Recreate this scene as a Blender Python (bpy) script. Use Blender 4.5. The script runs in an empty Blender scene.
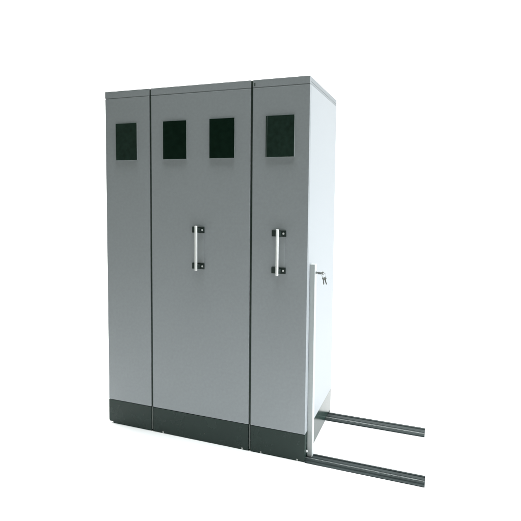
import bpy, bmesh, math
from mathutils import Vector, Matrix

scene = bpy.context.scene
COL = scene.collection
PI = math.pi

# ------------------------------------------------------------------ dimensions (metres)
H = 2.200            # height of the units
D = 0.727            # depth of the units
X0, X1, X2, X3 = -1.3633, -1.0244, -0.3440, 0.0     # seams between the units
GAP = 0.013
KICK = 0.164
TRIM = 0.042

# ------------------------------------------------------------------ materials
def new_mat(name):
    m = bpy.data.materials.new(name)
    m.use_nodes = True
    nt = m.node_tree
    return m, nt, nt.nodes['Principled BSDF']

def lin(c):
    return tuple(((v / 255) / 12.92 if v / 255 <= .04045 else ((v / 255 + .055) / 1.055) ** 2.4) for v in c)

def surf(name, col, rough=.5, spec=.5, metal=0.0, var=.06, vscale=6.0, bump=.0, bscale=400.0, rvar=.06, coat=0.0, stretch=None, con=.25):
    m, nt, p = new_mat(name)
    p.inputs['Roughness'].default_value = rough
    p.inputs['Metallic'].default_value = metal
    p.inputs['Specular IOR Level'].default_value = spec
    p.inputs['Coat Weight'].default_value = coat
    p.inputs['Coat Roughness'].default_value = .12
    tc = nt.nodes.new('ShaderNodeTexCoord')
    mp = nt.nodes.new('ShaderNodeMapping')
    if stretch: mp.inputs['Scale'].default_value = stretch
    nt.links.new(tc.outputs['Object'], mp.inputs['Vector'])
    n1 = nt.nodes.new('ShaderNodeTexNoise'); n1.inputs['Scale'].default_value = vscale
    n1.inputs['Detail'].default_value = 5; n1.inputs['Roughness'].default_value = .62
    nt.links.new(mp.outputs['Vector'], n1.inputs['Vector'])
    rp = nt.nodes.new('ShaderNodeValToRGB')
    rp.color_ramp.elements[0].position = .5 - con; rp.color_ramp.elements[1].position = .5 + con
    rp.color_ramp.elements[0].color = tuple(c * (1 - var) for c in col) + (1,)
    rp.color_ramp.elements[1].color = tuple(min(1, c * (1 + var)) for c in col) + (1,)
    nt.links.new(n1.outputs['Fac'], rp.inputs['Fac'])
    nt.links.new(rp.outputs['Color'], p.inputs['Base Color'])
    mr = nt.nodes.new('ShaderNodeMapRange')
    mr.inputs['From Min'].default_value = .3; mr.inputs['From Max'].default_value = .7
    mr.inputs['To Min'].default_value = max(0, rough - rvar); mr.inputs['To Max'].default_value = rough + rvar
    nt.links.new(n1.outputs['Fac'], mr.inputs['Value'])
    nt.links.new(mr.outputs['Result'], p.inputs['Roughness'])
    if bump:
        n2 = nt.nodes.new('ShaderNodeTexNoise'); n2.inputs['Scale'].default_value = bscale
        n2.inputs['Detail'].default_value = 3
        nt.links.new(mp.outputs['Vector'], n2.inputs['Vector'])
        b = nt.nodes.new('ShaderNodeBump'); b.inputs['Strength'].default_value = bump
        b.inputs['Distance'].default_value = .001
        nt.links.new(n2.outputs['Fac'], b.inputs['Height'])
        nt.links.new(b.outputs['Normal'], p.inputs['Normal'])
    return m

M_PAINT = surf('grey_textured_paint', (.326, .350, .368), .50, .25, var=.06, vscale=60, bump=.32, bscale=230)
M_KICK = surf('dark_green_kick_enamel', (.014, .030, .0245), .27, .25, var=.07, vscale=9, bump=.03, bscale=180, rvar=.012)
M_SKIRT = surf('glossy_dark_skirt_enamel', (.016, .032, .027), .21, .20, var=.07, vscale=9, rvar=.012)
M_PANE = surf('dark_green_window_sheet', (.0035, .0145, .0085), .42, .10, var=.25, vscale=30, rvar=.1)
M_PANE2 = surf('lighter_green_window_sheet', (.013, .030, .022), .50, .14, var=.30, vscale=40, rvar=.1)  # slightly lighter sheet for the windows of the narrow units
M_FRAME = surf('thin_window_frame_paint', (.46, .49, .49), .42, .4, var=.05)
M_RIM = surf('matt_grey_rim_paint', (.265, .284, .295), .6, .12, var=.04, vscale=60)
M_SLIP = surf('grey_green_edge_strip', (.12, .15, .14), .4, .4, var=.05)
M_PLATE = surf('pale_grey_back_plate', (.33, .355, .37), .38, .35, var=.04, vscale=30)
M_GAPDARK = surf('dark_gap_slot_fill', (.035, .050, .043), .7, .2, var=.2, vscale=40)
M_GAPGREY = surf('grey_gap_fill', (.155, .175, .165), .6, .3, var=.12, vscale=40)
M_BRACKET = surf('black_handle_bracket_enamel', (.022, .034, .030), .4, .35, var=.1)
M_BAR = surf('white_enamel_tube', (.86, .87, .86), .22, .6, var=.02, coat=.4)
M_SCREW = surf('bright_steel', (.80, .81, .80), .3, .5, metal=.25, var=.05, vscale=80)
M_LOCKBAR = surf('light_grey_lock_bar_paint', (.50, .53, .53), .42, .4, var=.03, vscale=40, bump=.12, bscale=260)
M_KEY = surf('nickel_key', (.50, .51, .50), .34, .5, metal=1.0, var=.15, vscale=120)
M_CYL = surf('dull_steel_cylinder', (.16, .175, .17), .40, .5, metal=.5, var=.1, vscale=90)
M_NOTCHLIGHT = surf('white_notch_light', (.82, .82, .80), .5, .4, var=.03)
M_RAIL = surf('dark_steel_track', (.027, .036, .036), .55, .12, metal=.0, var=.30, vscale=26, bump=.25, bscale=120, stretch=(.35, 3, 3))
M_RAILTOP = surf('worn_steel_track', (.105, .118, .116), .5, .15, var=.75, con=.10, vscale=110, bump=.2, bscale=160, stretch=(.5, 3, 3))
M_RAILGROOVE = surf('dark_track_groove', (.008, .012, .011), .8, .08, var=.4, vscale=30, stretch=(.4, 3, 3))
M_FLOOR = surf('white_studio_floor', (.90, .90, .90), .65, .2, var=.01, vscale=3)

# ------------------------------------------------------------------ mesh helpers
def box(bm, x0, x1, y0, y1, z0, z1, bev=0.0, seg=2):
    vs = [bm.verts.new((x, y, z)) for z in (z0, z1) for y in (y0, y1) for x in (x0, x1)]
    q = [(0, 2, 3, 1), (4, 5, 7, 6), (0, 1, 5, 4), (2, 6, 7, 3), (0, 4, 6, 2), (1, 3, 7, 5)]
    fs = [bm.faces.new([vs[i] for i in f]) for f in q]
    if bev:
        es = {e for f in fs for e in f.edges}
        bmesh.ops.bevel(bm, geom=list(es), offset=bev, segments=seg, profile=.5, affect='EDGES')

def prism(bm, pts, axis, a, b, bev=0.0):
    """extrude a 2-D outline along an axis: 'x' takes (y,z), 'y' takes (x,z), 'z' takes (x,y)"""
    def mk(p, t):
        return {'x': (t, p[0], p[1]), 'y': (p[0], t, p[1]), 'z': (p[0], p[1], t)}[axis]
    va = [bm.verts.new(mk(p, a)) for p in pts]
    vb = [bm.verts.new(mk(p, b)) for p in pts]
    fs = [bm.faces.new(va), bm.faces.new(vb[::-1])]
    n = len(pts)
    for i in range(n):
        fs.append(bm.faces.new([va[i], vb[i], vb[(i + 1) % n], va[(i + 1) % n]]))
    bmesh.ops.recalc_face_normals(bm, faces=fs)
    if bev:
        es = {e for f in fs for e in f.edges}
        bmesh.ops.bevel(bm, geom=list(es), offset=bev, segments=2, profile=.5, affect='EDGES')

def rod(bm, p, q, r0, r1=None, n=20, cap_round=0.0):
    p, q = Vector(p), Vector(q)
    r1 = r0 if r1 is None else r1
    d = (q - p); L = d.length; d.normalize()
    a = d.orthogonal().normalized(); b = d.cross(a)
    prof = [(0, r0), (L, r1)]
    if cap_round:
        c = cap_round
        prof = [(c * (1 - math.cos(t)), r0 - c + c * math.sin(t)) for t in (0, .4, .8, 1.2, PI / 2)] + \
               [(L - c + c * math.sin(t), r1 - c + c * math.cos(t)) for t in (0, .4, .8, 1.2, PI / 2)]
    rings = []
    for (t, r) in prof:
        rings.append([bm.verts.new(p + d * t + (a * math.cos(k * 2 * PI / n) + b * math.sin(k * 2 * PI / n)) * r) for k in range(n)])
    for u, v in zip(rings, rings[1:]):
        for k in range(n):
            bm.faces.new([u[k], u[(k + 1) % n], v[(k + 1) % n], v[k]])
    bm.faces.new(rings[0][::-1]); bm.faces.new(rings[-1])

def obj(name, bm, mats, parent=None, smooth=False, loc=None):
    me = bpy.data.meshes.new(name)
    bmesh.ops.recalc_face_normals(bm, faces=bm.faces[:])
    bm.to_mesh(me); bm.free()
    for m in (mats if isinstance(mats, (list, tuple)) else [mats]):
        me.materials.append(m)
    if smooth:
        me.shade_auto_smooth(angle=math.radians(40)) if hasattr(me, 'shade_auto_smooth') else None
        for p in me.polygons: p.use_smooth = True
        try: me.set_sharp_from_angle(angle=math.radians(40))
        except Exception: pass
    o = bpy.data.objects.new(name, me)
    COL.objects.link(o)
    if parent: o.parent = parent
    if loc: o.location = loc
    return o

def thing(name, label, cat, loc=(0, 0, 0), group=None):
    o = bpy.data.objects.new(name, None); COL.objects.link(o)
    o.empty_display_size = .1
    o.location = loc; o['label'] = label; o['category'] = cat
    if group: o['group'] = group
    return o

def tag(o, label, cat, group=None):
    o['label'] = label; o['category'] = cat
    if group: o['group'] = group

# ------------------------------------------------------------------ the setting
bm = bmesh.new()
# one sheet: studio floor that sweeps up into the white backdrop behind the units
def sweep_pt(s):
    yb, R = 3.6, 1.6
    if s < yb: return (s, 0.0)
    t = (s - yb) / R
    if t < PI / 2: return (yb + R * math.sin(t), R - R * math.cos(t))
    return (yb + R, R + (s - yb - R * PI / 2))
S = [-9, -6, -4, -3, -2, -1, 0, 1, 2, 3, 3.6] + [3.6 + 1.6 * (PI / 2) * k / 16 for k in range(1, 17)] + [3.6 + 1.6 * PI / 2 + d for d in (1.5, 3, 5.5)]
XS = [-11, -6, -3, 0, 3, 6, 11]
grid = [[bm.verts.new((x,) + sweep_pt(s)) for x in XS] for s in S]
for r in range(len(S) - 1):
    for c in range(len(XS) - 1):
        bm.faces.new([grid[r][c], grid[r][c + 1], grid[r + 1][c + 1], grid[r + 1][c]])
fl = obj('floor', bm, M_FLOOR, smooth=True)
fl['kind'] = 'structure'

# ------------------------------------------------------------------ shelving units
GROUP = 'mobile shelving units standing side by side'

def index_window(par, ox, xa, xb, za, zb, pane, slip=False):
    """flat label window standing 9 mm proud of the front panel: thin frame, dark sheet"""
    bm = bmesh.new()
    yf, yb = -.0042, -.0003
    f = .004
    box(bm, xa, xa + f, yf, yb, za, zb, .0005)
    box(bm, xb - f, xb, yf, yb, za, zb, .0005)
    box(bm, xa + f, xb - f, yf + .0004, yb, za, za + f, .0005)
    box(bm, xa + f, xb - f, yf + .0004, yb, zb - f, zb, .0005)
    fr = obj('index_window', bm, M_FRAME, par, loc=(-ox, 0, 0))
    bm = bmesh.new()
    box(bm, xa + .0002, xb - .0012, yf - .0022, yf - .0003, za + .0003, zb - .0003, .0005)
    obj('pane', bm, pane, fr)
    if slip:
        bm = bmesh.new()
        box(bm, xa + .0065, xa + .0095, yf - .0034, yf - .0023, za + .001, zb - .001, .0004)
        obj('edge_strip', bm, M_SLIP, fr)

def pull_handle(par, ox, xc, zlo, zhi, k=1.0):
    """white tube grip on two black brackets screwed to the front panel"""
    bm = bmesh.new()
    yb = -.046
    rod(bm, (xc, yb, zlo), (xc, yb, zhi), .0083, n=24, cap_round=.004)
    h = obj('pull_handle', bm, M_BAR, par, smooth=True, loc=(-ox, 0, 0))
    bm = bmesh.new()
    box(bm, xc - .010, xc + .031, -.0022, -.0003, zlo + .043, zhi - .046, .0006)
    obj('back_plate', bm, M_PLATE, h)
    for zc in (zlo + .024, zhi - .027):
        bm = bmesh.new()
        box(bm, xc - (.0525 - .0045 * k), xc + .035 * k, -.006, -.0003, zc - .018, zc + .018, .0012)
        box(bm, xc - .012, xc + .012, yb + .001, -.006, zc - .013, zc + .013, .002)
        br = obj('bracket', bm, M_BRACKET, h)
        bm = bmesh.new()
        rod(bm, (xc + .021 * k, -.0055, zc), (xc + .021 * k, -.0095, zc), .0062, .0048, n=18, cap_round=.0)
        obj('screw', bm, M_SCREW, br, smooth=True)

def shelving_unit(label, xa, xb, windows, handle, pane, notches, last=False, first=False):
    ox = (xa + xb) / 2
    root = thing('mobile_shelving_unit', label, 'shelving unit', (ox, 0, 0), GROUP)
    L = (-ox, 0, 0)
    cap0 = H - TRIM
    # carcass
    bm = bmesh.new()
    box(bm, xa, xb, .0205, D, KICK + .001, cap0 - .001, .0015)
    box(bm, xa + .02, xb - .02, .03, D - .02, .02, KICK, 0)
    obj('carcass', bm, M_PAINT, root, loc=L)
    # front panel
    bm = bmesh.new()
    box(bm, xa + .0004, xb - .0004, 0, .020, KICK + .0005, cap0 - .0045, .0022, 3)
    obj('front_panel', bm, M_PAINT, root, loc=L)
    # top cap: folded rim, its side faces lean inwards a little over a shallow step
    bm = bmesh.new()
    if last:
        box(bm, xa, xb - .0004, 0, .0195, cap0, H, .0015)
        box(bm, xa, xb - .010, .0200, D, cap0, H, .0008)
    else:
        box(bm, xa, xb, 0, D, cap0, H, .0015)
    box(bm, xa + .0004, xb - .0015, .0040, .019, cap0 - .0042, cap0 - .0002)
    obj('top_cap', bm, M_PAINT, root, loc=L)
    if last:
        bm = bmesh.new()
        box(bm, xb - .0098, xb - .0012, .0202, D - .001, cap0 + .0004, cap0 + .0125, .0012)
        box(bm, xb - .0098, xb - .0030, .0202, D - .001, cap0 + .0128, cap0 + .0150)
        box(bm, xb - .0098, xb - .0012, .0202, D - .001, cap0 + .0153, H - .0004, .0012)
        obj('side_rim', bm, M_RIM, root, loc=L)
    # kick plate
    bm = bmesh.new()
    z0 = .0006
    pts = []
    if first:
        pts += [(xa, KICK - .002), (xa, .020), (xa + .006, .012), (xa + .031, .011), (xa + .035, z0)]
    else:
        pts += [(xa + .0005, KICK - .002), (xa + .0005, z0)]
    for nx in sorted(notches):
        pts += [(nx - .006, z0), (nx - .005, z0 + .011), (nx + .005, z0 + .011), (nx + .006, z0)]
    pts += [(xb - .0005, z0), (xb - .0005, KICK - .002)]
    prism(bm, pts, 'y', .0003, .014, .0008)
    kp = obj('kick_plate', bm, M_KICK, root, loc=L)
    for nx in notches:
        bm = bmesh.new()
        box(bm, nx - .0055, nx + .0055, .0035, .0125, .0002, z0 + .0105, .001)
        obj('notch_light_fill', bm, M_NOTCHLIGHT, kp)  # white block standing in for light showing through the notch
    if last:
        bm = bmesh.new()
        # side skirt, notched where the two floor tracks pass under the unit
        e = .004
        zt = .018
        pts = [(.0145, KICK - .0005), (.0145, zt), (.110, zt), (.110, e), (.548, e), (.548, zt), (.690, zt), (.690, e),
               (D - .016, e), (D - .006, .010), (D, .022), (D, KICK - .0005)]
        prism(bm, pts, 'x', xb - .016, xb - .0012, .001)
        obj('side_skirt', bm, M_SKIRT, root, loc=L)
    else:
        bm = bmesh.new()
        box(bm, xb + .0006, xb + GAP - .0006, .0065, .020, KICK + .004, H - .003)
        obj('gap_strip', bm, M_GAPDARK, root, loc=L)  # dark strip filling the gap between two units
        bm = bmesh.new()
        box(bm, xb + .0012, xb + GAP - .0042, .004, .013, .010, KICK - .001, .0012)
        obj('kick_gap_strip', bm, M_GAPGREY, root, loc=L)  # mid-grey strip in the gap between two kick plates
    for (wa, wb) in windows:
        index_window(root, ox, wa, wb, 1.7595, 1.9925, pane, last)
    if handle:
        pull_handle(root, ox, *handle)
    return root, ox

g = GAP / 2
shelving_unit('narrow grey unit with one dark window and no handle, left of the wide double unit',
              X0, X1 - g, [(-1.2790, -1.1200)], None, M_PANE2, [], first=True)
shelving_unit('wide grey unit with two dark windows and one white pull handle, between the narrow units',
              X1 + g, X2 - g, [(-.929, -.765), (-.6115, -.4485)], (-.6803, 1.083, 1.356), M_PANE, [-.945, -.392])
unit, ux = shelving_unit('narrow grey unit with one dark window, white pull handle and lock bar on its side',
              X2 + g, X3, [(-.2555, -.0855)], (-.1660, 1.087, 1.352, 1.1), M_PANE2, [-.272, -.045], last=True)

# dark block coloured as the shade of a small rim slot, beside the seam
bm = bmesh.new()
box(bm, X2 + g + .009, X2 + g + .014, -.0012, .004, H - .036, H - .017, .0005)
obj('rim_slot_shade', bm, M_GAPDARK, unit, loc=(-ux, 0, 0))

# lock bar: channel upright on the side, with its cylinder lock
bm = bmesh.new()
BX0, BX1, BY0, BY1, BZ0, BZ1 = .0006, .030, .053, .094, .0085, 1.150
box(bm, BX0, BX1, BY0, BY1, BZ0, BZ1, .0014, 3)
lb = obj('lock_bar', bm, M_LOCKBAR, unit, loc=(-ux, 0, 0))
bm = bmesh.new()
LZ, LY = 1.100, .077
rod(bm, (BX1 + .0003, LY, LZ), (BX1 + .005, LY, LZ), .0085, .0078, n=24, cap_round=.0015)
rod(bm, (BX1 + .005, LY, LZ), (BX1 + .012, LY, LZ), .0045, n=20)
rod(bm, (BX1 + .012, LY, LZ - .001), (BX1 + .032, LY, LZ - .001), .0074, n=24, cap_round=.0015)
obj('lock_cylinder', bm, M_CYL, lb, smooth=True)
# small stop bolt between the kick corner and the bar
bm = bmesh.new()
rod(bm, (-.0008, .032, .052), (.009, .032, .052), .0075, .006, n=16, cap_round=.0015)
obj('stop_bolt', bm, M_SCREW, unit, smooth=True, loc=(-ux, 0, 0))

# ------------------------------------------------------------------ keys hanging in the lock
def key_mesh(bm, rot, loc):
    """flat key in the local x-z plane, bow at the origin, blade along -z"""
    M = Matrix.Translation(loc) @ rot
    n, R, r, t = 20, .0088, .0036, .0010
    top = []
    for s in (-t, t):
        outer = [bm.verts.new(M @ Vector((R * math.sin(2 * PI * k / n), s, R * math.cos(2 * PI * k / n)))) for k in range(n)]
        inner = [bm.verts.new(M @ Vector((r * math.sin(2 * PI * k / n), s, .003 + r * math.cos(2 * PI * k / n)))) for k in range(n)]
        top.append((outer, inner))
    for k in range(n):
        j = (k + 1) % n
        (o0, i0), (o1, i1) = top
        bm.faces.new([o0[k], o0[j], i0[j], i0[k]]); bm.faces.new([o1[k], i1[k], i1[j], o1[j]])
        bm.faces.new([o0[k], o1[k], o1[j], o0[j]]); bm.faces.new([i0[k], i0[j], i1[j], i1[k]])
    bl = [(-.0036, -.009), (-.0036, -.038), (-.001, -.041), (.0022, -.038), (.0036, -.034), (.0018, -.031), (.0036, -.027),
          (.0020, -.023), (.0036, -.019), (.0036, -.009)]
    bl = [(x, z * .9) for x, z in bl]
    va = [bm.verts.new(M @ Vector((x, -t * .9, z))) for x, z in bl]
    vb = [bm.verts.new(M @ Vector((x, t * .9, z))) for x, z in bl]
    bm.faces.new(va); bm.faces.new(vb[::-1])
    for k in range(len(bl)):
        j = (k + 1) % len(bl)
        bm.faces.new([va[k], vb[k], vb[j], va[j]])

KX = BX1 + .032
kr = thing('key_bunch', 'small bunch of steel keys hanging from the lock of the upright bar', 'keys', (KX, LY, LZ))
bm = bmesh.new()     # key pushed into the lock: blade along -x
key_mesh(bm, Matrix.Rotation(PI / 2, 4, 'Y'), (.009, 0, 0))
obj('key', bm, M_KEY, kr)
bm = bmesh.new()     # split ring through the bow
c = Vector((.015, 0, -.011)); Rr, tr = .0125, .0010
n, q = 32, 8
ring = [[bm.verts.new(c + Vector(((Rr + tr * math.cos(2 * PI * j / q)) * math.sin(2 * PI * i / n), tr * math.sin(2 * PI * j / q),
        (Rr + tr * math.cos(2 * PI * j / q)) * math.cos(2 * PI * i / n)))) for j in range(q)] for i in range(n)]
for i in range(n):
    for j in range(q):
        bm.faces.new([ring[i][j], ring[(i + 1) % n][j], ring[(i + 1) % n][(j + 1) % q], ring[i][(j + 1) % q]])
obj('split_ring', bm, M_KEY, kr, smooth=True)
for ang, dy, dx in ((-16, .002, .021), (-4, -.003, .014)):
    bm = bmesh.new()
    key_mesh(bm, Matrix.Rotation(math.radians(ang), 4, 'Y') @ Matrix.Rotation(math.radians(20), 4, 'Z'), (dx, dy, -.030))
    obj('key', bm, M_KEY, kr)

# ------------------------------------------------------------------ floor tracks
def track(label, ya, yb, x_end, flip=False, flange=0):
    w = yb - ya
    def Y(t): return (yb - t * w) if flip else (ya + t * w)
    XA = X0 - .02 if False else X0 + .03
    # base channel: low steel section with lips and grooves, one outline run along the floor
    out = [(0, .0008), (0, .0075), (.05, .011), (.30, .0115), (.34, .0115), (.36, .0040), (.44, .0040), (.46, .0075), (.72, .0075), (.75, .0035),
           (.82, .0035), (.84, .0072), (.97, .0072), (1.0, .0050), (1.0, .0008)]
    bm = bmesh.new()
    prism(bm, [(Y(a), z) for a, z in out], 'x', XA, x_end)
    bm.normal_update()
    for f in bm.faces:
        zs = [v.co.z for v in f.verts]; ys = [v.co.y for v in f.verts]
        if len(zs) == 4 and max(zs) < .0045 and min(zs) > .003: f.material_index = 1  # near-black colour on the groove floors
    root = obj('floor_track', bm, [M_RAIL, M_RAILGROOVE])
    tag(root, label, 'floor track', 'floor tracks under the shelving units')
    bm = bmesh.new()     # worn running strip set in the ridge
    ya_, yb_ = sorted((Y(.16), Y(.27)))
    box(bm, XA + .002, x_end - .002, ya_, yb_, .0095, .0128, .0005)
    obj('running_strip', bm, M_RAILTOP, root)
    if flange:
        bm = bmesh.new()
        prism(bm, [(ya - flange, .0008), (ya - flange, .0046), (ya - .002, .0052), (ya - .0004, .0070), (ya - .0004, .0008)], 'x', .0015, x_end)
        obj('edge_flange', bm, M_RAIL, root)
    return root
track('dark steel floor track in front, running out past the lock bar', .0155, .103, .6585, flange=.020)
track('dark steel floor track at the back, coming out under the rear corner', .562, .685, .644)

# ------------------------------------------------------------------ lamps and world
def area(name, loc, target, sx, sy, power, col=(1, 1, 1), spread=180):
    l = bpy.data.lights.new(name, 'AREA'); l.shape = 'RECTANGLE'; l.size = sx; l.size_y = sy
    l.energy = power; l.color = col; l.spread = math.radians(spread)
    o = bpy.data.objects.new(name, l); COL.objects.link(o)
    o.location = loc
    o.rotation_euler = (Vector(target) - Vector(loc)).to_track_quat('-Z', 'Y').to_euler()
    return o
area('key_fill_lamp', (4.0, .16, 2.2), (.1, .0, .20), 1.7, 2.0, 69, (.915, .962, 1.0), 95)
area('key_fill_lamp', (-4.6, .30, 2.4), (-1.3, -.2, 0), 1.8, 2.0, 30, (.95, .99, 1), 90)  # added fill that whitens the floor left of the units
area('key_fill_lamp', (-.30, -.28, 4.6), (-.30, -.28, 0), 2.4, .4, 16.5, (.95, .99, 1), 50)  # added overhead fill for the shaded floor along the kick plates
area('key_fill_lamp', (-2.6, 2.0, 5.6), (-2.6, 4.4, 1.0), 13.0, 2.0, 1150, (1, 1, 1))  # added lamp that keeps the backdrop white

w = bpy.data.worlds.new('World'); scene.world = w
w.use_nodes = True
bg = w.node_tree.nodes['Background']
bg.inputs['Color'].default_value = (.84, 1.0, .70, 1)
bg.inputs['Strength'].default_value = .10

# ------------------------------------------------------------------ camera
cam = bpy.data.cameras.new('camera'); co = bpy.data.objects.new('camera', cam); COL.objects.link(co)
rt = Vector((.93694994, .34936385, .00834918)); up = Vector((-.0319327, .06179915, .99757765)); fw = Vector((-.3480016, .93494693, -.06905884))
Mx = Matrix((rt, up, -fw)).transposed().to_4x4()
Mx.translation = Vector((.6766737, -2.6150795, 1.5376511))
co.matrix_world = Mx
cam.sensor_fit = 'HORIZONTAL'; cam.sensor_width = 36
cam.lens = 480.98 / 521 * 36
cam.shift_x = 2.056 / 521
cam.shift_y = -31.14 / 521
cam.clip_end = 100
scene.camera = co

scene.view_settings.view_transform = 'Standard'
scene.view_settings.look = 'None'
scene.view_settings.exposure = 0
scene.view_settings.gamma = 1
scene.cycles.max_bounces = 8
scene.cycles.diffuse_bounces = 5
